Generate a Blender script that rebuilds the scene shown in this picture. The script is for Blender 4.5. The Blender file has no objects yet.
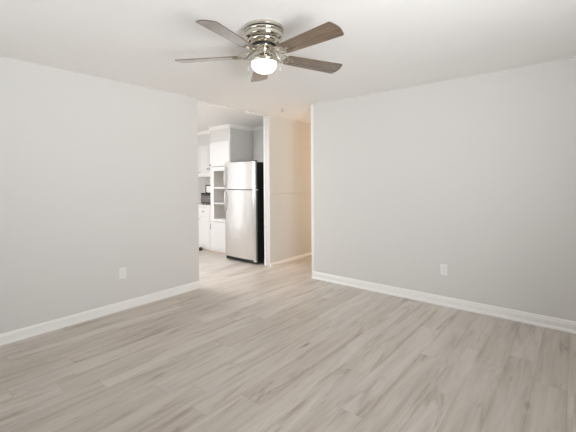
import bpy, bmesh, math, random
from mathutils import Vector, Matrix
R = math.radians
S = bpy.context.scene
COL = S.collection

# ------------------------------------------------------------------ camera
CAM_Z = 1.3592
YAW, PITCH, ROLL = 39.62, -0.785, -0.43
cam = bpy.data.cameras.new('camera')
cam.sensor_width = 36.0
cam.lens = 347.2 / 576 * 36.0
cam.shift_y = -29.15 / 576
cam.clip_start = 0.05
co = bpy.data.objects.new('camera', cam)
COL.objects.link(co)
cy, sy = math.cos(R(YAW)), math.sin(R(YAW))
F = Vector((cy * math.cos(R(PITCH)), sy * math.cos(R(PITCH)), math.sin(R(PITCH))))
Rt = Vector((sy, -cy, 0))
U = Rt.cross(F)
R2 = Rt * math.cos(R(ROLL)) + U * math.sin(R(ROLL))
U2 = -Rt * math.sin(R(ROLL)) + U * math.cos(R(ROLL))
M = Matrix((R2, U2, -F)).transposed().to_4x4()
M.translation = Vector((0, 0, CAM_Z))
co.matrix_world = M
S.camera = co

# ------------------------------------------------------------------ world, exposure
S.view_settings.view_transform = 'Standard'
S.view_settings.look = 'None'
S.view_settings.gamma = 1.0
S.view_settings.exposure = 0.0
w = bpy.data.worlds.new('sky')
S.world = w
w.use_nodes = True
bg = w.node_tree.nodes['Background']
bg.inputs['Color'].default_value = (0.86, 0.93, 1.0, 1)
bg.inputs['Strength'].default_value = 0.6
S.cycles.max_bounces = 12
S.cycles.diffuse_bounces = 8
S.cycles.sample_clamp_indirect = 8.0


def area(name, loc, target_dir, sx, sz, power, colour=(1, 1, 1), spread=180):
    l = bpy.data.lights.new(name, 'AREA')
    l.shape = 'RECTANGLE'
    l.size, l.size_y = sx, sz
    l.energy = power
    l.color = colour
    l.spread = R(spread)
    o = bpy.data.objects.new(name, l)
    COL.objects.link(o)
    o.location = loc
    o.rotation_euler = Vector(target_dir).to_track_quat('-Z', 'Y').to_euler()
    return o


# daylight through the windows of the living room and of the kitchen
DAY = (0.972, 0.99, 1.025)
area('daylight_back_window', (0.70, -1.17, 1.42), (0.48, 1, 0.40), 1.1, 1.5, 61, DAY, 112)
area('daylight_side_window', (-1.17, 2.2, 1.42), (1, 0, 0.32), 1.8, 1.5, 9, DAY, 100)
area('warm_fill_hall_end', (7.27, 3.33, 1.03), (-1, 0, 0), 0.74, 2.0, 20, (1.0, 0.66, 0.37))  # added warm fill for the hall wall; no lit room stands beyond
area('daylight_kitchen_door', (1.80, 6.86, 1.05), (0, -1, 0), 0.24, 2.0, 5.0, (1.0, 0.99, 1.0))
area('daylight_kitchen_window', (0.64, 5.45, 1.45), (1, -0.1, 0.75), 1.5, 1.2, 29, (1.0, 0.985, 0.98))


# ------------------------------------------------------------------ materials
def mat(name, col, rough=0.5, metal=0.0, spec=0.5, emit=None, estr=0.0, coat=0.0):
    m = bpy.data.materials.new(name)
    m.use_nodes = True
    b = m.node_tree.nodes['Principled BSDF']
    b.inputs['Base Color'].default_value = (*col, 1)
    b.inputs['Roughness'].default_value = rough
    b.inputs['Metallic'].default_value = metal
    b.inputs['Specular IOR Level'].default_value = spec
    if coat:
        b.inputs['Coat Weight'].default_value = coat
    if emit:
        b.inputs['Emission Color'].default_value = (*emit, 1)
        b.inputs['Emission Strength'].default_value = estr
    return m


def nd(nt, t, **kw):
    n = nt.nodes.new(t)
    for k, v in kw.items():
        setattr(n, k, v)
    return n


def math_node(nt, op, a, b=None, c=None):
    n = nt.nodes.new('ShaderNodeMath')
    n.operation = op
    for i, v in enumerate((a, b, c)):
        if v is None:
            continue
        if isinstance(v, (int, float)):
            n.inputs[i].default_value = v
        else:
            nt.links.new(v, n.inputs[i])
    return n.outputs[0]


def mixcol(nt, fac, a, b, blend='MIX'):
    n = nt.nodes.new('ShaderNodeMix')
    n.data_type = 'RGBA'
    n.blend_type = blend
    for sock, v in ((n.inputs[0], fac), (n.inputs[6], a), (n.inputs[7], b)):
        if isinstance(v, (int, float)):
            sock.default_value = v
        elif isinstance(v, tuple):
            sock.default_value = (*v, 1)
        else:
            nt.links.new(v, sock)
    return n.outputs[2]


def paint(name, col, rough=0.6, bump=0.03, scale=220):
    m = mat(name, col, rough, spec=0.3)
    nt = m.node_tree
    b = nt.nodes['Principled BSDF']
    tc = nd(nt, 'ShaderNodeTexCoord')
    n = nd(nt, 'ShaderNodeTexNoise')
    n.inputs['Scale'].default_value = scale
    n.inputs['Detail'].default_value = 2
    nt.links.new(tc.outputs['Object'], n.inputs['Vector'])
    bp = nd(nt, 'ShaderNodeBump')
    bp.inputs['Strength'].default_value = bump
    bp.inputs['Distance'].default_value = 0.002
    nt.links.new(n.outputs['Fac'], bp.inputs['Height'])
    nt.links.new(bp.outputs['Normal'], b.inputs['Normal'])
    return m


def floor_material():
    PW, PL = 0.18, 1.5
    m = mat('plank_floor', (0.45, 0.4, 0.36), 0.42, spec=0.5)
    nt = m.node_tree
    b = nt.nodes['Principled BSDF']
    tc = nd(nt, 'ShaderNodeTexCoord')
    sp = nd(nt, 'ShaderNodeSeparateXYZ')
    nt.links.new(tc.outputs['Object'], sp.inputs[0])
    X, Y = sp.outputs[0], sp.outputs[1]
    v = math_node(nt, 'DIVIDE', math_node(nt, 'ADD', Y, 10.045), PW)
    row = math_node(nt, 'FLOOR', v)
    fv = math_node(nt, 'FRACT', v)
    wn = nd(nt, 'ShaderNodeTexWhiteNoise', noise_dimensions='1D')
    nt.links.new(row, wn.inputs['W'])
    u = math_node(nt, 'ADD', math_node(nt, 'DIVIDE', math_node(nt, 'ADD', X, 10.0), PL), math_node(nt, 'MULTIPLY', wn.outputs['Value'], 7.3))
    colm = math_node(nt, 'FLOOR', u)
    fu = math_node(nt, 'FRACT', u)
    cmb = nd(nt, 'ShaderNodeCombineXYZ')
    nt.links.new(row, cmb.inputs[0])
    nt.links.new(colm, cmb.inputs[1])
    wn2 = nd(nt, 'ShaderNodeTexWhiteNoise', noise_dimensions='2D')
    nt.links.new(cmb.outputs[0], wn2.inputs['Vector'])
    rnd = wn2.outputs['Value']
    # grain: stretched along the plank, different on every plank
    g = nd(nt, 'ShaderNodeCombineXYZ')
    nt.links.new(math_node(nt, 'ADD', math_node(nt, 'MULTIPLY', X, 0.65), math_node(nt, 'MULTIPLY', rnd, 37.0)), g.inputs[0])
    nt.links.new(math_node(nt, 'MULTIPLY', Y, 6.5), g.inputs[1])
    nt.links.new(math_node(nt, 'MULTIPLY', rnd, 91.0), g.inputs[2])
    n1 = nd(nt, 'ShaderNodeTexNoise')
    n1.inputs['Scale'].default_value = 1.6
    n1.inputs['Detail'].default_value = 5
    n1.inputs['Roughness'].default_value = 0.62
    n1.inputs['Distortion'].default_value = 0.9
    nt.links.new(g.outputs[0], n1.inputs['Vector'])
    g2 = nd(nt, 'ShaderNodeVectorMath', operation='MULTIPLY')
    g2.inputs[1].default_value = (2.2, 7.0, 1.0)
    nt.links.new(g.outputs[0], g2.inputs[0])
    n2 = nd(nt, 'ShaderNodeTexNoise')
    n2.inputs['Scale'].default_value = 2.0
    n2.inputs['Detail'].default_value = 3
    n2.inputs['Distortion'].default_value = 0.5
    nt.links.new(g2.outputs[0], n2.inputs['Vector'])
    cr = nd(nt, 'ShaderNodeValToRGB')
    e = cr.color_ramp.elements
    e[0].position = 0.27
    e[0].color = (0.40, 0.355, 0.302, 1)
    e[1].position = 0.66
    e[1].color = (0.62, 0.569, 0.510, 1)
    x = cr.color_ramp.elements.new(0.43)
    x.color = (0.53, 0.482, 0.428, 1)
    nt.links.new(n1.outputs['Fac'], cr.inputs['Fac'])
    fine = math_node(nt, 'MULTIPLY_ADD', n2.outputs['Fac'], 0.24, 0.88)
    tone = math_node(nt, 'MULTIPLY_ADD', rnd, 0.15, 0.925)
    # dark cathedral streaks and knots
    g3 = nd(nt, 'ShaderNodeVectorMath', operation='MULTIPLY')
    g3.inputs[1].default_value = (1.5, 1.25, 1.0)
    nt.links.new(g.outputs[0], g3.inputs[0])
    n3 = nd(nt, 'ShaderNodeTexNoise')
    n3.inputs['Scale'].default_value = 1.1
    n3.inputs['Detail'].default_value = 4
    n3.inputs['Distortion'].default_value = 1.4
    nt.links.new(g3.outputs[0], n3.inputs['Vector'])
    kn = nd(nt, 'ShaderNodeMapRange')
    kn.inputs['From Min'].default_value = 0.30
    kn.inputs['From Max'].default_value = 0.40
    kn.inputs['To Min'].default_value = 0.80
    kn.inputs['To Max'].default_value = 1.0
    nt.links.new(n3.outputs['Fac'], kn.inputs['Value'])
    kv = nd(nt, 'ShaderNodeCombineXYZ')
    nt.links.new(math_node(nt, 'MULTIPLY', X, 1.15), kv.inputs[0])
    nt.links.new(math_node(nt, 'MULTIPLY', Y, 3.6), kv.inputs[1])
    vo = nd(nt, 'ShaderNodeTexVoronoi')
    vo.inputs['Scale'].default_value = 1.0
    nt.links.new(kv.outputs[0], vo.inputs['Vector'])
    vs_ = nd(nt, 'ShaderNodeSeparateColor')
    nt.links.new(vo.outputs['Color'], vs_.inputs[0])
    kd = nd(nt, 'ShaderNodeMapRange')
    kd.inputs['From Min'].default_value = 0.01
    kd.inputs['From Max'].default_value = 0.085
    kd.inputs['To Min'].default_value = 0.50
    kd.inputs['To Max'].default_value = 0.0
    nt.links.new(vo.outputs['Distance'], kd.inputs['Value'])
    knot = math_node(nt, 'SUBTRACT', 1.0, math_node(nt, 'MULTIPLY', kd.outputs[0], math_node(nt, 'GREATER_THAN', vs_.outputs[0], 0.60)))
    # seams
    ev = math_node(nt, 'MULTIPLY', math_node(nt, 'MINIMUM', fv, math_node(nt, 'SUBTRACT', 1.0, fv)), PW)
    eu = math_node(nt, 'MULTIPLY', math_node(nt, 'MINIMUM', fu, math_node(nt, 'SUBTRACT', 1.0, fu)), PL)
    ed = math_node(nt, 'MINIMUM', ev, eu)
    # dark wood running beside some of the long seams
    se = nd(nt, 'ShaderNodeMapRange', interpolation_type='SMOOTHSTEP')
    se.inputs['From Min'].default_value = 0.0
    se.inputs['From Max'].default_value = 0.032
    se.inputs['To Min'].default_value = 0.24
    se.inputs['To Max'].default_value = 0.0
    nt.links.new(ev, se.inputs['Value'])
    g4 = nd(nt, 'ShaderNodeCombineXYZ')
    nt.links.new(math_node(nt, 'MULTIPLY', X, 1.5), g4.inputs[0])
    nt.links.new(math_node(nt, 'MULTIPLY', Y, 5.0), g4.inputs[1])
    n4 = nd(nt, 'ShaderNodeTexNoise')
    n4.inputs['Scale'].default_value = 1.0
    n4.inputs['Detail'].default_value = 3
    nt.links.new(g4.outputs[0], n4.inputs['Vector'])
    sm4 = nd(nt, 'ShaderNodeMapRange')
    sm4.inputs['From Min'].default_value = 0.46
    sm4.inputs['From Max'].default_value = 0.64
    nt.links.new(n4.outputs['Fac'], sm4.inputs['Value'])
    edge = math_node(nt, 'SUBTRACT', 1.0, math_node(nt, 'MULTIPLY', se.outputs[0], sm4.outputs[0]))
    # wiry cathedral rings in patches
    g5 = nd(nt, 'ShaderNodeVectorMath', operation='MULTIPLY')
    g5.inputs[1].default_value = (1.2, 0.7, 1.0)
    nt.links.new(g.outputs[0], g5.inputs[0])
    n5 = nd(nt, 'ShaderNodeTexNoise')
    n5.inputs['Scale'].default_value = 1.5
    n5.inputs['Detail'].default_value = 2.5
    nt.links.new(g5.outputs[0], n5.inputs['Vector'])
    ring = math_node(nt, 'MULTIPLY_ADD', math_node(nt, 'SINE', math_node(nt, 'MULTIPLY', n5.outputs['Fac'], 95.0)), 0.5, 0.5)
    sm5 = nd(nt, 'ShaderNodeMapRange')
    sm5.inputs['From Min'].default_value = 0.46
    sm5.inputs['From Max'].default_value = 0.34
    sm5.inputs['To Min'].default_value = 0.0
    sm5.inputs['To Max'].default_value = 0.17
    nt.links.new(n3.outputs['Fac'], sm5.inputs['Value'])
    rings = math_node(nt, 'SUBTRACT', 1.0, math_node(nt, 'MULTIPLY', math_node(nt, 'POWER', ring, 2.0), sm5.outputs[0]))
    sm = nd(nt, 'ShaderNodeMapRange')
    sm.inputs['From Min'].default_value = 0.0006
    sm.inputs['From Max'].default_value = 0.0028
    sm.inputs['To Min'].default_value = 0.80
    sm.inputs['To Max'].default_value = 1.0
    nt.links.new(ed, sm.inputs['Value'])
    k = math_node(nt, 'MULTIPLY', math_node(nt, 'MULTIPLY', fine, tone), math_node(nt, 'MULTIPLY', math_node(nt, 'MULTIPLY', math_node(nt, 'MULTIPLY', kn.outputs[0], math_node(nt, 'MULTIPLY', edge, rings)), knot), sm.outputs[0]))
    kc = nd(nt, 'ShaderNodeCombineColor')
    for i, pw in enumerate((0.80, 0.98, 1.12)):
        nt.links.new(math_node(nt, 'POWER', k, pw), kc.inputs[i])
    c = mixcol(nt, 1.0, cr.outputs['Color'], kc.outputs[0], 'MULTIPLY')
    nt.links.new(c, b.inputs['Base Color'])
    rr = math_node(nt, 'MULTIPLY_ADD', n1.outputs['Fac'], 0.2, 0.27)
    nt.links.new(rr, b.inputs['Roughness'])
    bp = nd(nt, 'ShaderNodeBump')
    bp.inputs['Strength'].default_value = 0.12
    bp.inputs['Distance'].default_value = 0.002
    nt.links.new(k, bp.inputs['Height'])
    nt.links.new(bp.outputs['Normal'], b.inputs['Normal'])
    return m


def wood_blade():
    m = mat('walnut_blade', (0.2, 0.13, 0.08), 0.27, spec=0.6, coat=1.0)
    m.node_tree.nodes['Principled BSDF'].inputs['Coat Roughness'].default_value = 0.10
    nt = m.node_tree
    b = nt.nodes['Principled BSDF']
    tc = nd(nt, 'ShaderNodeTexCoord')
    mp = nd(nt, 'ShaderNodeMapping')
    mp.inputs['Scale'].default_value = (3, 45, 3)
    nt.links.new(tc.outputs['Object'], mp.inputs['Vector'])
    n = nd(nt, 'ShaderNodeTexNoise')
    n.inputs['Scale'].default_value = 1.5
    n.inputs['Detail'].default_value = 5
    n.inputs['Distortion'].default_value = 0.6
    nt.links.new(mp.outputs[0], n.inputs['Vector'])
    cr = nd(nt, 'ShaderNodeValToRGB')
    e = cr.color_ramp.elements
    e[0].position, e[0].color = 0.3, (0.088, 0.057, 0.035, 1)
    e[1].position, e[1].color = 0.7, (0.175, 0.122, 0.079, 1)
    nt.links.new(n.outputs['Fac'], cr.inputs['Fac'])
    nt.links.new(cr.outputs['Color'], b.inputs['Base Color'])
    return m


def steel_material():
    m = mat('stainless', (0.74, 0.725, 0.71), 0.26, metal=1.0)
    nt = m.node_tree
    b = nt.nodes['Principled BSDF']
    tc = nd(nt, 'ShaderNodeTexCoord')
    mp = nd(nt, 'ShaderNodeMapping')
    mp.inputs['Scale'].default_value = (1, 1, 160)
    nt.links.new(tc.outputs['Object'], mp.inputs['Vector'])
    n = nd(nt, 'ShaderNodeTexNoise')
    n.inputs['Scale'].default_value = 3
    n.inputs['Detail'].default_value = 3
    nt.links.new(mp.outputs[0], n.inputs['Vector'])
    nt.links.new(math_node(nt, 'MULTIPLY_ADD', n.outputs['Fac'], 0.14, 0.17), b.inputs['Roughness'])
    n2 = nd(nt, 'ShaderNodeTexNoise')
    n2.inputs['Scale'].default_value = 3.2
    n2.inputs['Detail'].default_value = 1
    nt.links.new(tc.outputs['Object'], n2.inputs['Vector'])
    bp = nd(nt, 'ShaderNodeBump')
    bp.inputs['Strength'].default_value = 0.25
    bp.inputs['Distance'].default_value = 0.02
    nt.links.new(n2.outputs['Fac'], bp.inputs['Height'])
    nt.links.new(bp.outputs['Normal'], b.inputs['Normal'])
    return m


def glass_material():
    m = bpy.data.materials.new('window_glass')
    m.use_nodes = True
    nt = m.node_tree
    b = nt.nodes['Principled BSDF']
    b.inputs['Base Color'].default_value = (1, 1, 1, 1)
    b.inputs['Roughness'].default_value = 0.02
    b.inputs['Transmission Weight'].default_value = 1.0
    b.inputs['IOR'].default_value = 1.1
    return m


WALL = paint('greige_paint', (0.705, 0.698, 0.675))
CEIL = paint('ceiling_paint', (0.90, 0.895, 0.88), 0.8, 0.05, 120)
TRIM = mat('white_trim', (0.89, 0.885, 0.865), 0.35)
FLOOR = floor_material()
BLADE = wood_blade()
BLADE_EDGE = mat('blade_edge', (0.12, 0.08, 0.055), 0.4)
NICKEL = mat('polished_nickel', (0.66, 0.625, 0.54), 0.12, metal=1.0)
IRON = mat('brushed_nickel', (0.50, 0.46, 0.39), 0.28, metal=1.0)
DARK = mat('dark_gap', (0.015, 0.013, 0.012), 0.5)
OPAL = mat('opal_glass', (0.95, 0.94, 0.92), 0.25, emit=(1.0, 0.97, 0.92), estr=1.3)
STEEL = steel_material()
HANDLE = mat('handle_steel', (0.55, 0.545, 0.53), 0.3, metal=1.0)
BLACK = mat('black_enamel', (0.008, 0.008, 0.008), 0.35)
BLACKP = mat('black_plastic', (0.02, 0.02, 0.02), 0.45)
CAB = mat('white_cabinet_paint', (0.80, 0.795, 0.785), 0.4)
CABIN = mat('cabinet_interior', (0.86, 0.83, 0.78), 0.55)
TAN = mat('tan_wood_trim', (0.52, 0.40, 0.30), 0.5)
COUNTER = mat('white_laminate', (0.82, 0.81, 0.79), 0.3)
PLASTIC = mat('white_plastic', (0.86, 0.855, 0.84), 0.3)
ROD = mat('white_rod', (0.88, 0.87, 0.85), 0.3)
GLASS = glass_material()
BRONZE = mat('dark_knob_metal', (0.22, 0.20, 0.18), 0.4, metal=0.8)
EMB = mat('emblem_grey', (0.10, 0.10, 0.10), 0.4)


# ------------------------------------------------------------------ mesh helpers
def add_box(bm, x0, x1, y0, y1, z0, z1, bev=0.0, seg=2):
    vs = [bm.verts.new((x, y, z)) for x in (x0, x1) for y in (y0, y1) for z in (z0, z1)]
    f = [(0, 1, 3, 2), (4, 6, 7, 5), (0, 4, 5, 1), (2, 3, 7, 6), (0, 2, 6, 4), (1, 5, 7, 3)]
    fs = [bm.faces.new([vs[i] for i in q]) for q in f]
    if bev > 0:
        es = list({e for q in fs for e in q.edges})
        bmesh.ops.bevel(bm, geom=es, offset=bev, segments=seg, profile=0.5, affect='EDGES')
    return fs


def add_lathe(bm, prof, seg=48, centre=(0, 0, 0), axis='Z', mi=0):
    rings = []
    c = Vector(centre)

    def place(r, h, a):
        p = (r * math.cos(a), r * math.sin(a), h)
        if axis == 'X':
            p = (h, p[0], p[1])
        elif axis == 'Y':
            p = (p[1], h, p[0])
        return c + Vector(p)
    for r, h in prof:
        if r < 1e-6:
            rings.append([bm.verts.new(place(0, h, 0))])
        else:
            rings.append([bm.verts.new(place(r, h, 2 * math.pi * k / seg)) for k in range(seg)])
    for a, b in zip(rings[:-1], rings[1:]):
        for k in range(seg):
            q = [a[k % len(a)], a[(k + 1) % len(a)], b[(k + 1) % len(b)], b[k % len(b)]]
            u = []
            for v in q:
                if v not in u:
                    u.append(v)
            if len(u) >= 3:
                f = bm.faces.new(u)
                f.smooth = True
                f.material_index = mi


def add_tube(bm, pts, rad, seg=10, caps=True):
    pts = [Vector(p) for p in pts]
    n = len(pts)
    rs = rad if isinstance(rad, (list, tuple)) else [rad] * n
    t0 = (pts[1] - pts[0]).normalized()
    up = Vector((0, 0, 1)) if abs(t0.z) < 0.9 else Vector((1, 0, 0))
    rings = []
    nrm = (up - t0 * up.dot(t0)).normalized()
    for i in range(n):
        t = (pts[min(i + 1, n - 1)] - pts[max(i - 1, 0)]).normalized()
        nrm = (nrm - t * nrm.dot(t)).normalized()
        b = t.cross(nrm)
        rings.append([bm.verts.new(pts[i] + (nrm * math.cos(a) + b * math.sin(a)) * rs[i])
                      for a in (2 * math.pi * k / seg for k in range(seg))])
    for a, b in zip(rings[:-1], rings[1:]):
        for k in range(seg):
            f = bm.faces.new((a[k], a[(k + 1) % seg], b[(k + 1) % seg], b[k]))
            f.smooth = True
    if caps:
        bm.faces.new(rings[0][::-1])
        bm.faces.new(rings[-1])


def add_profile(bm, prof, origin, along, out, length):
    """prof: list of (distance out of the wall, height); swept along a wall."""
    o, a, t = Vector(origin), Vector(along), Vector(out)
    r0 = [bm.verts.new(o + t * d + Vector((0, 0, h))) for d, h in prof]
    r1 = [bm.verts.new(o + a * length + t * d + Vector((0, 0, h))) for d, h in prof]
    n = len(prof)
    for k in range(n):
        bm.faces.new((r0[k], r0[(k + 1) % n], r1[(k + 1) % n], r1[k]))
    bm.faces.new(r0[::-1])
    bm.faces.new(r1)


def obj(name, bm, m, parent=None, bevel=0.0):
    bmesh.ops.recalc_face_normals(bm, faces=bm.faces)
    me = bpy.data.meshes.new(name)
    bm.to_mesh(me)
    bm.free()
    for x in (m if isinstance(m, (list, tuple)) else [m]):
        me.materials.append(x)
    o = bpy.data.objects.new(name, me)
    COL.objects.link(o)
    if parent is not None:
        o.parent = parent
    return o


def boxes(name, m, parent, lst, bev=0.0):
    bm = bmesh.new()
    for b in lst:
        add_box(bm, *b, bev)
    return obj(name, bm, m, parent)


def thing(name, label, cat, loc=(0, 0, 0), rz=0.0, group=None):
    o = bpy.data.objects.new(name, None)
    o.empty_display_size = 0.1
    COL.objects.link(o)
    o.location = loc
    o.rotation_euler = (0, 0, rz)
    return tag(o, label, cat, group)


def tag(o, label, cat, group=None):
    o['label'] = label
    o['category'] = cat
    if group:
        o['group'] = group
    return o


def struct(o):
    o['kind'] = 'structure'
    return o


def sbox(name, m, *lst):
    return struct(boxes(name, m, None, lst))


# ------------------------------------------------------------------ room shell
H = 2.44
YL, XR = 3.742, 3.983          # face of the left wall, face of the right wall
XLE, YRE = 2.706, 2.862        # where those two walls end
XJ, YJ = 4.113, 3.79           # end of the hall partition and its face
KX, KY = 4.90, 6.90            # kitchen back wall and far wall
sbox('floor', FLOOR, (-1.32, 7.4, -1.32, 7.02, -0.12, 0.0))
sbox('ceiling', CEIL, (-1.32, 7.4, -1.32, 7.02, H, H + 0.12))
sbox('wall_left', WALL, (-1.2, XLE, YL, YL + 0.11, 0, H))
sbox('wall_right', WALL, (XR, XR + 0.12, -1.2, YRE, 0, H))
sbox('wall_hall', WALL, (XJ, 7.28, YJ, YJ + 0.11, 0, H))
sbox('wall_hall_side', WALL, (XR + 0.12, 7.28, YRE - 0.12, YRE, 0, H))
# back wall with window opening 0.15..1.25 x 0.67..2.17 ; side wall with opening -0.1..1.9
def wall_with_opening(name, axis, lo, hi, a0, a1, b0, b1, z0, z1):
    r = []
    for (p, q, zz0, zz1) in ((a0, b0, 0, H), (b1, a1, 0, H), (b0, b1, 0, z0), (b0, b1, z1, H)):
        if zz1 - zz0 < 1e-4 or q - p < 1e-4:
            continue
        r.append((p, q, lo, hi, zz0, zz1) if axis == 'Y' else (lo, hi, p, q, zz0, zz1))
    return sbox(name, WALL, *r)


wall_with_opening('wall_back', 'Y', -1.32, -1.2, -1.32, XR + 0.12, 0.15, 1.25, 0.67, 2.17)
wall_with_opening('wall_side', 'X', -1.32, -1.2, -1.2, YL + 0.11, 1.25, 3.15, 0.67, 2.17)
wall_with_opening('wall_kitchen_far', 'Y', KY, KY + 0.12, 0.48, KX + 0.12, 1.58, 2.02, 0.0, 2.1)
wall_with_opening('wall_hall_end', 'X', 7.28, 7.4, YRE - 0.12, YJ + 0.11, 2.94, 3.72, 0.0, 2.05)  # unseen opening, added to hold the warm fill light
wall_with_opening('wall_kitchen_side', 'X', 0.48, 0.6, YL + 0.11, KY, 4.7, 6.2, 0.85, 2.05)
sbox('wall_kitchen_back', WALL, (KX, KX + 0.12, YJ + 0.11, KY, 0, H))


def window(name, axis, lo, hi, a0, a1, z0, z1, mull=1):
    fr = bmesh.new()
    mid = (lo + hi) / 2

    def bx(p, q, u, v, t=0.03):
        if axis == 'Y':
            add_box(fr, p, q, mid - t, mid + t, u, v)
        else:
            add_box(fr, mid - t, mid + t, p, q, u, v)
    e = 0.05
    bx(a0, a0 + e, z0, z1)
    bx(a1 - e, a1, z0, z1)
    bx(a0 + e, a1 - e, z0, z0 + e)
    bx(a0 + e, a1 - e, z1 - e, z1)
    bx(a0 + e, a1 - e, (z0 + z1) / 2 - 0.02, (z0 + z1) / 2 + 0.02, 0.025)
    for i in range(mull):
        c = a0 + (a1 - a0) * (i + 1) / (mull + 1)
        bx(c - 0.018, c + 0.018, z0 + e, z1 - e, 0.022)
    o = struct(obj(name, fr, TRIM))
    g = bmesh.new()
    if axis == 'Y':
        add_box(g, a0 + e, a1 - e, mid - 0.003, mid + 0.003, z0 + e, z1 - e)
    else:
        add_box(g, mid - 0.003, mid + 0.003, a0 + e, a1 - e, z0 + e, z1 - e)
    obj('pane', g, GLASS, o)
    return o


window('window_1', 'Y', -1.32, -1.2, 0.15, 1.25, 0.67, 2.17)
window('window_2', 'X', -1.32, -1.2, 1.25, 3.15, 0.67, 2.17)
window('window_3', 'X', 0.48, 0.6, 4.7, 6.2, 0.85, 2.05)
window('door_1', 'Y', KY, KY + 0.12, 1.58, 2.02, 0.0, 2.1, 0)

# baseboards
BASE = [(0, 0), (0.020, 0), (0.020, 0.012), (0.013, 0.022), (0.013, 0.072), (0.010, 0.083), (0.004, 0.092), (0, 0.094)]
bm = bmesh.new()
add_profile(bm, BASE, (-1.2, YL, 0), (1, 0, 0), (0, -1, 0), XLE + 1.2)
struct(obj('baseboard_left', bm, TRIM))
BASE2 = [(0, 0), (0.024, 0), (0.024, 0.010), (0.020, 0.020), (0.013, 0.027), (0.013, 0.070), (0.008, 0.082), (0.010, 0.088), (0.004, 0.100), (0, 0.102)]
bm = bmesh.new()
add_profile(bm, BASE2, (XR, -1.2, 0), (0, 1, 0), (-1, 0, 0), YRE + 1.2)
struct(obj('baseboard_right', bm, TRIM))
bm = bmesh.new()
add_profile(bm, [(0, 0), (0.014, 0), (0.014, 0.03), (0.008, 0.045), (0, 0.05)], (XJ, YJ, 0), (1, 0, 0), (0, -1, 0), 7.28 - XJ)
struct(obj('baseboard_hall', bm, TRIM))
# chair rail of the hall wall
bm = bmesh.new()
add_profile(bm, [(0, 0), (0.004, 0.0), (0.011, 0.016), (0.011, 0.028), (0.008, 0.036), (0, 0.045)], (XJ, YJ, 1.160), (1, 0, 0), (0, -1, 0), 7.28 - XJ)
struct(obj('trim_1', bm, WALL))
# corner guard at the end of the right wall, end board of the hall partition
sbox('trim_2', TRIM, (XR - 0.006, XR, YRE - 0.035, YRE + 0.006, 0.102, H), (XR, XR + 0.03, YRE, YRE + 0.006, 0.0, H))
sbox('trim_3', TRIM, (XJ - 0.012, XJ, YJ + 0.096, YJ + 0.116, 0, H))
# soffit over the kitchen cabinets
XP = 4.30
PY0, PY1 = 4.955, 5.548
sbox('wall_soffit', WALL, (XP + 0.004, KX, PY0 - 0.004, PY1, 2.14, H), (4.545, KX, PY1, KY, 2.14, H))
# crown moulding
CR = [(0, 0), (0.006, 0), (0.014, 0.018), (0.034, 0.046), (0.04, 0.06), (0, 0.06)]
bm = bmesh.new()
z = H - 0.06
add_profile(bm, CR, (XP + 0.004, PY0 - 0.036, z), (0, 1, 0), (-1, 0, 0), PY1 - PY0 + 0.036)
add_profile(bm, CR, (XP - 0.03, PY0 - 0.004, z), (1, 0, 0), (0, -1, 0), KX - XP + 0.03)
add_profile(bm, CR, (KX, YJ + 0.11, z), (0, 1, 0), (-1, 0, 0), PY0 - 0.004 - YJ - 0.11)
add_profile(bm, CR, (4.545, PY1, z), (0, 1, 0), (-1, 0, 0), KY - PY1)
struct(obj('trim_4', bm, TRIM))
# tan shoe moulding along the cabinet fronts
bm = bmesh.new()
add_profile(bm, [(0, 0), (0.016, 0), (0.014, 0.010), (0.008, 0.018), (0, 0.02)], (XP - 0.001, PY0, 0), (0, 1, 0), (-1, 0, 0), 5.77 - PY0)
struct(obj('trim_5', bm, TAN))

# ------------------------------------------------------------------ ceiling fan
fan = thing('ceiling_fan', 'flush-mount nickel ceiling fan with five brown wood blades and a lit opal globe', 'ceiling fan', (1.784, 1.687, H))
bm = bmesh.new()
add_lathe(bm, [(0, 0), (0.128, 0), (0.138, -0.003), (0.140, -0.012), (0.136, -0.019), (0.136, -0.023)], 64)
add_lathe(bm, [(0.132, -0.023), (0.132, -0.032)], 64, mi=1)
add_lathe(bm, [(0.136, -0.032), (0.139, -0.036), (0.139, -0.043), (0.136, -0.047)], 64)
add_lathe(bm, [(0.134, -0.047), (0.134, -0.051)], 64, mi=1)
add_lathe(bm, [(0.136, -0.051), (0.135, -0.055), (0.135, -0.074), (0.131, -0.081), (0.121, -0.085), (0.118, -0.088)], 64)
add_lathe(bm, [(0.114, -0.088), (0.114, -0.096)], 64, mi=1)
add_lathe(bm, [(0.118, -0.096), (0.118, -0.104), (0.111, -0.114), (0.096, -0.121), (0.090, -0.123)], 64)
obj('motor_housing', bm, [NICKEL, DARK], fan)
bm = bmesh.new()
add_lathe(bm, [(0, -0.123), (0.084, -0.123), (0.084, -0.132), (0.078, -0.138)], 48, mi=1)
add_lathe(bm, [(0.076, -0.138), (0.076, -0.143), (0.064, -0.147), (0.0, -0.148)], 48)
obj('motor_hub', bm, [NICKEL, DARK], fan)
bm = bmesh.new()
add_lathe(bm, [(0, -0.147), (0.040, -0.147), (0.041, -0.152), (0.036, -0.156), (0.036, -0.188), (0.041, -0.194),
               (0.060, -0.201), (0.085, -0.211), (0.101, -0.222), (0.107, -0.234), (0.107, -0.243), (0.102, -0.247), (0.094, -0.247)], 56)
ft = obj('light_fitter', bm, NICKEL, fan)
for k in range(3):
    bm = bmesh.new()
    a = R(25 + 120 * k)
    c = Vector((math.cos(a), math.sin(a), 0))
    add_tube(bm, [c * 0.104 + Vector((0, 0, -0.238)), c * 0.117 + Vector((0, 0, -0.238))], 0.004, 8)
    obj('thumbscrew', bm, NICKEL, ft)
bm = bmesh.new()
pr = []
for k in range(15):
    t = k / 14 * math.pi / 2
    pr.append((0.091 * math.cos(t) ** 0.8 if k < 14 else 0, -0.246 - 0.070 * math.sin(t)))
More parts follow.
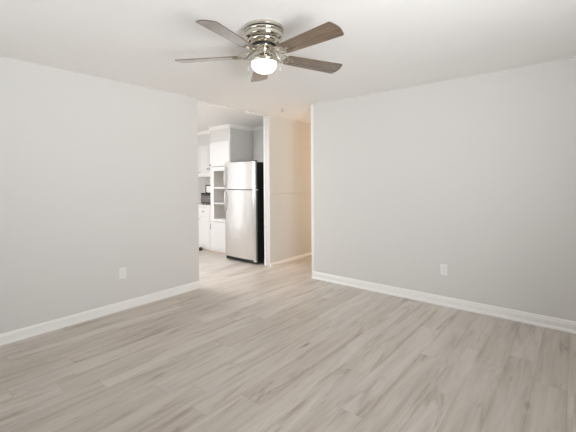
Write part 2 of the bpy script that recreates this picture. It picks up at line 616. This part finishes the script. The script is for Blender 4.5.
add_lathe(bm, [(0.088, -0.240)] + pr, 56)
obj('globe', bm, OPAL, fan)

# a blade with its iron, both along +X of their own frame
RB0, RB1 = 0.170, 0.645
ZB = -0.194


def blade_bm():
    b = bmesh.new()
    out = []
    n = 10
    w0, w1 = 0.056, 0.073
    rt = 0.014
    L = RB1 - RB0
    # outline (x from the root, y)
    rr = 0.022
    for k in range(n + 1):
        a = R(180 + 90 * k / n)
        out.append((RB0 + rr + rr * math.cos(a), -w0 + rr + rr * math.sin(a)))
    for k in range(n + 1):
        a = R(-90 + 78 * k / n)
        out.append((RB1 - rt - 0.012 + rt * math.cos(a), -w1 + rt + rt * math.sin(a)))
    for k in range(1, 6):
        t = k / 6
        out.append((RB1 - 0.012 + 0.014 * math.sin(math.pi * t), -w1 + rt + 2 * (w1 - rt) * t))
    for k in range(n + 1):
        a = R(12 + 78 * k / n)
        out.append((RB1 - rt - 0.012 + rt * math.cos(a), w1 - rt + rt * math.sin(a)))
    for k in range(n + 1):
        a = R(90 + 90 * k / n)
        out.append((RB0 + rr + rr * math.cos(a), w0 - rr + rr * math.sin(a)))
    bot = [b.verts.new((x, y, -0.003)) for x, y in out]
    top = [b.verts.new((x, y, 0.003)) for x, y in out]
    b.faces.new(bot[::-1])
    b.faces.new(top)
    m = len(out)
    for k in range(m):
        f = b.faces.new((bot[k], bot[(k + 1) % m], top[(k + 1) % m], top[k]))
        f.material_index = 1
    return b


def iron_bm():
    b = bmesh.new()
    # two scrolled bars from the hub down to the blade root, and a medallion plate
    for s in (-1, 1):
        pts = []
        for k in range(17):
            t = k / 16
            x = 0.062 + 0.125 * t
            y = s * (0.012 + 0.030 * math.sin(math.pi * t) ** 1.0 + 0.012 * t)
            zz = 0.053 - 0.057 * (t ** 0.8) - 0.012 * math.sin(math.pi * t)
            pts.append((x, y, zz))
        add_tube(b, pts, 0.0048, 8)
        curl = []
        for k in range(17):
            a = k / 16 * 1.6 * math.pi
            rad = 0.020 * (1 - 0.55 * k / 16)
            curl.append((0.140 + rad * math.cos(a + 2.2), s * (0.030 + rad * math.sin(a + 2.2)), -0.010))
        add_tube(b, curl, 0.0034, 8)
    add_tube(b, [(0.062, 0, 0.053), (0.085, 0, 0.038), (0.110, 0, 0.004), (0.135, 0, -0.008), (0.215, 0, -0.008)], [0.010, 0.008, 0.006, 0.005, 0.004], 8)
    add_box(b, 0.172, 0.205, -0.030, 0.030, -0.0065, -0.0032, 0.0015, 1)
    add_box(b, 0.205, 0.232, -0.010, 0.010, -0.0065, -0.0032, 0.0015, 1)
    for x, y in ((0.182, -0.024), (0.182, 0.024), (0.222, 0)):
        add_lathe(b, [(0, -0.0115), (0.004, -0.011), (0.006, -0.0085), (0.006, -0.006)], 12, (x, y, 0))
    return b


PITCH_B = R(-12)
SAG = (-1.2, 0.3, 1.6, 0.3, 0.0)      # degrees each blade hangs below level
blade0 = obj('blade', blade_bm(), [BLADE, BLADE_EDGE], fan)
iron0 = obj('blade_iron', iron_bm(), IRON, fan)
for k in range(5):
    a = R(49.5 + 72 * k + (-2.0, 0, 0, 0, 0)[k])
    bl = blade0 if k == 0 else blade0.copy()
    ir = iron0 if k == 0 else iron0.copy()
    for o, pit in ((bl, PITCH_B), (ir, PITCH_B)):
        if k:
            COL.objects.link(o)
            o.parent = fan
        o.location = (0, 0, ZB)
        o.rotation_euler = (pit, R(SAG[k]), a)
# pull chains hang from the fitter on both sides, as seen from the room
for s, ln in ((-1, 0.085), (1, 0.105)):
    d = Vector((math.sin(R(YAW)), -math.cos(R(YAW)), 0)) * s
    bm = bmesh.new()
    p = d * 0.112
    add_tube(bm, [tuple(d * 0.10 + Vector((0, 0, -0.232))), tuple(p + Vector((0, 0, -0.234))), tuple(p + Vector((0, 0, -0.246))), tuple(p + Vector((0, 0, -0.246 - ln)))], 0.0011, 6)
    ch = obj('pull_chain', bm, NICKEL, fan)
    bm = bmesh.new()
    add_lathe(bm, [(0, 0.008), (0.003, 0.004), (0.004, -0.006), (0.003, -0.012), (0, -0.014)], 12, (p.x, p.y, -0.246 - ln))
    obj('chain_pull', bm, NICKEL, ch)

# ------------------------------------------------------------------ curtain rod and ceiling hook
rod = thing('tension_rod', 'thin white tension rod spanning the kitchen opening just under the ceiling', 'curtain rod', (XLE, 3.80, 2.414))
LR = XJ - XLE
bm = bmesh.new()
add_tube(bm, [(0.0, 0, 0), (0.94, 0, 0)], 0.0135, 14)
obj('outer_tube', bm, ROD, rod)
bm = bmesh.new()
add_tube(bm, [(0.94, 0, 0), (LR - 0.01, 0, 0)], 0.011, 14)
obj('inner_tube', bm, ROD, rod)
bm = bmesh.new()
add_lathe(bm, [(0.0, 0.900), (0.017, 0.900), (0.022, 0.910), (0.022, 0.945), (0.014, 0.960), (0, 0.958)], 20, (0, 0, 0), 'X')
obj('collar', bm, ROD, rod)
for x0, x1 in ((0.0, 0.016), (LR - 0.016, LR)):
    bm = bmesh.new()
    add_lathe(bm, [(0, x0), (0.019, x0), (0.019, x1), (0, x1)], 20, (0, 0, 0), 'X')
    obj('end_cap', bm, ROD, rod)

bm = bmesh.new()
add_lathe(bm, [(0, 0), (0.011, 0), (0.011, -0.004), (0.004, -0.007), (0.0035, -0.018), (0, -0.018)], 16)
pts = [(0, 0, -0.016)]
for k in range(13):
    a = R(90 - 270 * k / 12)
    pts.append((0.011 * math.cos(a), 0, -0.030 + 0.011 * math.sin(a)))
add_tube(bm, pts, 0.0035, 8)
hk = obj('ceiling_hook', bm, mat('hook_metal', (0.30, 0.28, 0.25), 0.4, metal=0.9))
hk.location = (3.914, 3.344, H)
hk.rotation_euler = (0, 0, R(-50))
tag(hk, 'tiny dark screw hook in the ceiling in front of the hall', 'hook')


# ------------------------------------------------------------------ wall outlets (face looks along -Y of the root)
def outlet(loc, rz, label):
    r = thing('wall_outlet', label, 'outlet', loc, rz, 'wall outlets')
    bm = bmesh.new()
    add_box(bm, -0.036, 0.036, -0.006, 0.0, -0.058, 0.058, 0.003, 2)
    obj('cover_plate', bm, PLASTIC, r)
    for s in (-1, 1):
        b = bmesh.new()
        out = []
        for k in range(24):
            a = 2 * math.pi * k / 24
            out.append((0.0165 * max(-0.86, min(0.86, math.cos(a))), 0.0145 * math.sin(a)))
        lo = [b.verts.new((x, -0.0055, s * 0.0195 + zz)) for x, zz in out]
        hi = [b.verts.new((x, -0.0085, s * 0.0195 + zz)) for x, zz in out]
        b.faces.new(hi)
        for k in range(24):
            b.faces.new((lo[k], lo[(k + 1) % 24], hi[(k + 1) % 24], hi[k]))
        rc = obj('receptacle', b, PLASTIC, r)
        boxes('slot', BLACKP, rc, [(-0.0075, -0.0055, -0.0092, -0.0082, s * 0.0195 + 0.000, s * 0.0195 + 0.008),
                                   (0.0055, 0.0075, -0.0092, -0.0082, s * 0.0195 + 0.001, s * 0.0195 + 0.007),
                                   (-0.002, 0.002, -0.0092, -0.0082, s * 0.0195 - 0.009, s * 0.0195 - 0.005)])
    bm = bmesh.new()
    add_lathe(bm, [(0.0035, -0.006), (0.003, -0.0075), (0, -0.0078)], 14, (0, 0, 0), 'Y')
    obj('screw', bm, HANDLE, r)
    return r


outlet((1.724, YL, 0.397), 0.0, 'white duplex wall outlet low on the left wall')
outlet((XR, 1.10, 0.394), R(-90), 'white duplex wall outlet low on the right wall')

# ------------------------------------------------------------------ refrigerator
FX, FY0, FY1 = 4.014, 4.035, 4.795
fr = thing('refrigerator', 'stainless steel top-freezer refrigerator with black sides beside the white pantry', 'refrigerator', (FX, (FY0 + FY1) / 2, 0))
hw = (FY1 - FY0) / 2
bm = bmesh.new()
add_box(bm, 0.066, 0.80, -hw + 0.004, hw - 0.004, 0.055, 1.695, 0.004, 2)
obj('body', bm, BLACK, fr)


def door_bm(z0, z1):
    """gently bowed front"""
    b = bmesh.new()
    n = 32
    fr_, bk = [], []
    for k in range(n + 1):
        t = -1 + 2 * k / n
        y = hw * t
        x = 0.004 + 0.004 * t ** 2 if abs(t) < 0.94 else 0.004 + 0.004 * t ** 2 + 0.018 * ((abs(t) - 0.94) / 0.06) ** 2
        fr_.append((x, y))
    pts = fr_ + [(0.062, hw), (0.062, -hw)]
    lo = [b.verts.new((x, y, z0)) for x, y in pts]
    hi = [b.verts.new((x, y, z1)) for x, y in pts]
    m = len(pts)
    for k in range(m):
        f = b.faces.new((lo[k], lo[(k + 1) % m], hi[(k + 1) % m], hi[k]))
        f.smooth = k < n
        if k >= n:
            f.material_index = 1
    b.faces.new(lo[::-1]).material_index = 1
    b.faces.new(hi).material_index = 1
    for e in b.edges:
        if any(not f.smooth for f in e.link_faces):
            e.smooth = False
    return b


DSIDE = mat('door_side_grey', (0.28, 0.28, 0.275), 0.4, metal=0.6)


def handle_bm(z0, z1, zfix):
    b = bmesh.new()
    y = hw - 0.042
    n = 14
    pts = []
    for k in range(n + 1):
        t = k / n
        zz = z0 + (z1 - z0) * t
        bow = math.sin(math.pi * min(1, max(0, t))) ** 0.3
        pts.append((0.014 - 0.042 * bow, y, zz))
    add_tube(b, pts, 0.011, 10)
    return b


fz = obj('freezer_door', door_bm(1.243, 1.705), [STEEL, DSIDE], fr)
obj('handle', handle_bm(1.262, 1.640, 1.28), HANDLE, fz)
bm = bmesh.new()
add_lathe(bm, [(0, 0.004), (0.013, 0.004), (0.015, 0.006), (0.015, 0.014)], 24, (0.003, -hw + 0.10, 1.655), 'X')
em = obj('emblem', bm, EMB, fz)
em['label'] = 'small round dark grey emblem'
rd = obj('fridge_door', door_bm(0.072, 1.229), [STEEL, DSIDE], fr)
obj('handle', handle_bm(0.860, 1.215, 1.2), HANDLE, rd)
for z0 in (1.2295, 1.7052):
    bm = bmesh.new()
    add_box(bm, 0.004, 0.085, -hw - 0.004, -hw + 0.05, z0, z0 + 0.013, 0.002, 1)
    obj('hinge', bm, PLASTIC if z0 < 1.5 else BLACKP, fr)
bm = bmesh.new()
add_box(bm, 0.030, 0.075, -hw + 0.01, hw - 0.01, 0.012, 0.064, 0.003, 1)
for k in range(22):
    y = -hw + 0.05 + k * (2 * hw - 0.1) / 21
    add_box(bm, 0.026, 0.031, y - 0.005, y + 0.005, 0.022, 0.056)
obj('kick_grille', bm, BLACKP, fr)
for s in (-1, 1):
    bm = bmesh.new()
    add_lathe(bm, [(0, 0), (0.022, 0), (0.022, 0.010), (0.010, 0.014), (0.010, 0.06), (0, 0.06)], 16, (0.10, s * (hw - 0.05), 0))
    obj('foot', bm, BLACKP, fr)
    bm = bmesh.new()
    add_lathe(bm, [(0, 0), (0.022, 0), (0.022, 0.010), (0.010, 0.014), (0.010, 0.06), (0, 0.06)], 16, (0.74, s * (hw - 0.05), 0))
    obj('foot', bm, BLACKP, fr)
bm = bmesh.new()
add_box(bm, 0.012, 0.05, -hw + 0.002, -hw + 0.045, 0.045, 0.071, 0.003, 1)
obj('bottom_hinge', bm, PLASTIC, fr)


# ------------------------------------------------------------------ kitchen cabinets
def panel_door(b, x0, x1, y0, y1, z0, z1):
    """a slab door with a routed panel, front at x0"""
    add_box(b, x0, x1, y0, y1, z0, z1, 0.003, 2)
    e = 0.045
    if y1 - y0 > 0.2 and z1 - z0 > 0.2:
        add_box(b, x0 - 0.003, x0 + 0.002, y0 + e, y1 - e, z0 + e, z1 - e, 0.002, 1)


def knob(parent, x, y, z, m=BRONZE):
    b = bmesh.new()
    add_lathe(b, [(0.005, 0), (0.005, -0.010), (0.013, -0.014), (0.014, -0.022), (0.008, -0.027), (0, -0.028)], 16, (x, y, z), 'X')
    return obj('knob', b, m, parent)


pan = thing('pantry_cabinet', 'tall white pantry cabinet with an open shelf niche left of the refrigerator', 'cabinet', (XP, PY0, 0))
pw = PY1 - PY0
PD = KX - XP - 0.002
t = 0.02
NZ0, NZ1 = 0.655, 1.588      # niche
bm = bmesh.new()
add_box(bm, 0.0, PD, 0.0, t, 0.0, 2.14)
add_box(bm, 0.0, PD, pw - t, pw, 0.0, 2.14)
add_box(bm, PD - 0.012, PD, t, pw - t, 0.0, 2.14)
for z0, z1 in ((0.0, 0.06), (0.605, NZ0), (NZ1, NZ1 + 0.075), (2.12, 2.14)):
    add_box(bm, 0.0, PD - 0.012, t, pw - t, z0, z1)
for y0, y1 in ((t, 0.10), (pw - 0.10, pw - t)):      # face frame beside the niche
    add_box(bm, 0.0, 0.02, y0, y1, NZ0, NZ1)
obj('carcass', bm, CAB, pan)
boxes('side_panel', WALL, pan, [(0.004, PD, -0.004, -0.0002, 0.0, 2.139)])
boxes('niche_lining', CABIN, pan, [(PD - 0.022, PD - 0.0125, t, pw - t, NZ0, NZ1), (0.02, PD - 0.022, t, t + 0.006, NZ0, NZ1), (0.02, PD - 0.022, pw - t - 0.006, pw - t, NZ0, NZ1)])
for zc in (0.958, 1.256):
    bm = bmesh.new()
    add_box(bm, 0.004, PD - 0.024, 0.03, pw - 0.03, zc - 0.014, zc + 0.014, 0.002, 1)
    obj('shelf', bm, CAB, pan)
bm = bmesh.new()
panel_door(bm, -0.018, -0.001, 0.012, pw - 0.012, 1.668, 2.132)
ud = obj('upper_door', bm, CAB, pan)
knob(ud, -0.018, pw - 0.045, 1.705)
bm = bmesh.new()
panel_door(bm, -0.018, -0.001, 0.012, pw - 0.012, 0.062, 0.600)
ld = obj('lower_door', bm, CAB, pan)
b = bmesh.new()
yk = pw - 0.035
add_tube(b, [(-0.018, yk, 0.45), (-0.034, yk, 0.455), (-0.038, yk, 0.475), (-0.038, yk, 0.515), (-0.034, yk, 0.535), (-0.018, yk, 0.54)], 0.005, 8)
obj('handle', b, BRONZE, ld)


def base_cabinet(y0, wd, label):
    r = thing('base_cabinet', label, 'cabinet', (XP, y0, 0), 0, 'kitchen base cabinets')
    bm = bmesh.new()
    add_box(bm, 0.0, PD, 0.0, wd, 0.02, 0.874)
    add_box(bm, 0.03, PD, 0.0, wd, 0.0, 0.02)
    obj('carcass', bm, CAB, r)
    bm = bmesh.new()
    panel_door(bm, -0.018, -0.001, 0.015, wd - 0.015, 0.690, 0.862)
    d = obj('drawer', bm, CAB, r)
    knob(d, -0.018, wd / 2 - 0.02, 0.785)
    bm = bmesh.new()
    panel_door(bm, -0.018, -0.001, 0.015, wd - 0.015, 0.035, 0.672)
    d = obj('door', bm, CAB, r)
    b = bmesh.new()
    yk = wd - 0.05
    add_tube(b, [(-0.018, yk, 0.62), (-0.036, yk, 0.622), (-0.038, yk - 0.02, 0.622), (-0.038, yk - 0.06, 0.622), (-0.036, yk - 0.08, 0.622), (-0.018, yk - 0.08, 0.622)], 0.005, 8)
    obj('handle', b, BRONZE, d)


base_cabinet(PY1 + 0.002, 0.45, 'white kitchen base cabinet with one drawer directly left of the tall pantry')
base_cabinet(PY1 + 0.454, 0.45, 'white kitchen base cabinet second from the pantry mostly behind the left wall')
bm = bmesh.new()
add_box(bm, XP - 0.025, KX - 0.002, PY1 + 0.003, 6.45, 0.876, 0.912, 0.004, 2)
tag(obj('countertop', bm, COUNTER), 'white kitchen countertop on the base cabinets beside the pantry', 'countertop')


def wall_cabinet(y0, wd, label):
    r = thing('wall_cabinet', label, 'cabinet', (4.545, y0, 1.585), 0, 'kitchen wall cabinets')
    bm = bmesh.new()
    add_box(bm, 0.0, KX - 4.547, 0.0, wd, 0.0, 0.554)
    obj('carcass', bm, CAB, r)
    for k in (0, 1):
        a = 0.008 + k * wd / 2
        bm = bmesh.new()
        panel_door(bm, -0.018, -0.001, a, a + wd / 2 - 0.012, 0.008, 0.546)
        d = obj('door', bm, CAB, r)
        knob(d, -0.018, a + (0.03 if k else wd / 2 - 0.042), 0.06)


wall_cabinet(PY1 + 0.002, 0.64, 'white wall cabinet above the range hood left of the pantry')
wall_cabinet(PY1 + 0.644, 0.64, 'white wall cabinet next along mostly behind the left wall')
hd = thing('range_hood', 'slim white hood fixed under the kitchen wall cabinet', 'range hood', (4.47, PY1 + 0.012, 1.48))
bm = bmesh.new()
add_box(bm, 0.0, KX - 4.472, 0.0, 0.62, 0.0, 0.085, 0.006, 2)
add_box(bm, 0.07, KX - 4.472, 0.0, 0.62, 0.085, 0.104)
obj('hood_shell', bm, CAB, hd)
boxes('vent_slot', BLACKP, hd, [(0.066, 0.070, 0.03, 0.24, 0.089, 0.100)])

sbox('trim_6', COUNTER, (KX - 0.020, KX, PY1 + 0.003, 6.45, 0.914, 1.01))

# appliances on the counter
ov = thing('toaster_oven', 'black toaster oven with pale bands on the kitchen countertop', 'toaster oven', (4.40, PY1 + 0.03, 0.912))
ow = 0.42
bm = bmesh.new()
add_box(bm, 0.0, 0.32, 0.0, ow, 0.018, 0.235, 0.008, 2)
obj('body', bm, BLACKP, ov)
bm = bmesh.new()
add_box(bm, -0.010, -0.001, 0.012, ow - 0.012, 0.045, 0.150, 0.002, 1)
dr = obj('door', bm, mat('oven_glass', (0.20, 0.17, 0.17), 0.15), ov)
bm = bmesh.new()
add_tube(bm, [(-0.010, 0.05, 0.135), (-0.034, 0.05, 0.135), (-0.034, ow - 0.05, 0.135), (-0.010, ow - 0.05, 0.135)], 0.006, 8)
obj('handle', bm, HANDLE, dr)
boxes('control_strip', mat('strip_grey', (0.35, 0.34, 0.34), 0.3, metal=0.7), ov, [(-0.004, -0.0005, 0.012, ow - 0.012, 0.160, 0.180)])
for x in (0.03, 0.29):
    for y in (0.04, ow - 0.04):
        bm = bmesh.new()
        add_lathe(bm, [(0, 0), (0.014, 0), (0.012, 0.018), (0, 0.018)], 12, (x, y, 0))
        obj('foot', bm, BLACKP, ov)
ts = thing('toaster', 'white toaster with black ends standing on the black toaster oven', 'toaster', (4.44, PY1 + 0.06, 1.147))
bm = bmesh.new()
add_box(bm, 0.0, 0.18, 0.05, 0.27, 0.006, 0.150, 0.02, 3)
obj('body', bm, PLASTIC, ts)
for y0, y1 in ((0.012, 0.052), (0.268, 0.300)):
    bm = bmesh.new()
    add_box(bm, 0.005, 0.175, y0, y1, 0.0, 0.120 if y0 < 0.1 else 0.165, 0.012, 2)
    obj('end_cap', bm, BLACKP, ts)
boxes('top_slot', BLACKP, ts, [(0.0, 0.18, 0.07, 0.26, 0.148, 0.162)])

bm = bmesh.new()
add_lathe(bm, [(0, 0), (0.030, 0), (0.034, 0.012), (0.034, 0.040), (0.026, 0.058), (0.012, 0.066), (0, 0.067)], 24)
ds = obj('door_stop', bm, BLACKP)
ds.location = (4.235, 5.80, 0)
tag(ds, 'small black round door stop on the floor in front of the base cabinet', 'door stop')

# ------------------------------------------------------------------ unseen ceiling fill light, added to brighten the kitchen
kl = thing('ceiling_light', 'added white rectangular fill light on the kitchen ceiling, unseen behind the left wall', 'ceiling light', (2.66, 4.85, H))
boxes('frame', TRIM, kl, [(-0.22, 0.22, -0.52, -0.50, -0.085, 0), (-0.22, 0.22, 0.50, 0.52, -0.085, 0), (-0.22, -0.20, -0.50, 0.50, -0.085, 0), (0.20, 0.22, -0.50, 0.50, -0.085, 0)])
boxes('diffuser', mat('fill_diffuser', (0.9, 0.9, 0.9), 0.4, emit=(0.96, 0.955, 1.0), estr=32.0), kl, [(-0.195, 0.195, -0.495, 0.495, -0.080, -0.060)])

# ------------------------------------------------------------------ hall ceiling light (warm)
hl = thing('ceiling_light', 'round warm ceiling light of the hall behind the right wall', 'ceiling light', (6.6, 3.32, H))
bm = bmesh.new()
add_lathe(bm, [(0, 0), (0.13, 0), (0.135, -0.02), (0.12, -0.03)], 32)
obj('base', bm, NICKEL, hl)
bm = bmesh.new()
add_lathe(bm, [(0.118, -0.03), (0.112, -0.06), (0.08, -0.085), (0.03, -0.097), (0, -0.098)], 32)
obj('lamp_shade', bm, mat('warm_opal', (0.9, 0.85, 0.75), 0.3, emit=(1.0, 0.62, 0.30), estr=2.5), hl)
l = bpy.data.lights.new('hall_bulb', 'POINT')
l.energy = 10
l.color = (1.0, 0.69, 0.41)
l.shadow_soft_size = 0.10
lo = bpy.data.objects.new('hall_bulb', l)
COL.objects.link(lo)
lo.location = (6.6, 3.32, H - 0.28)
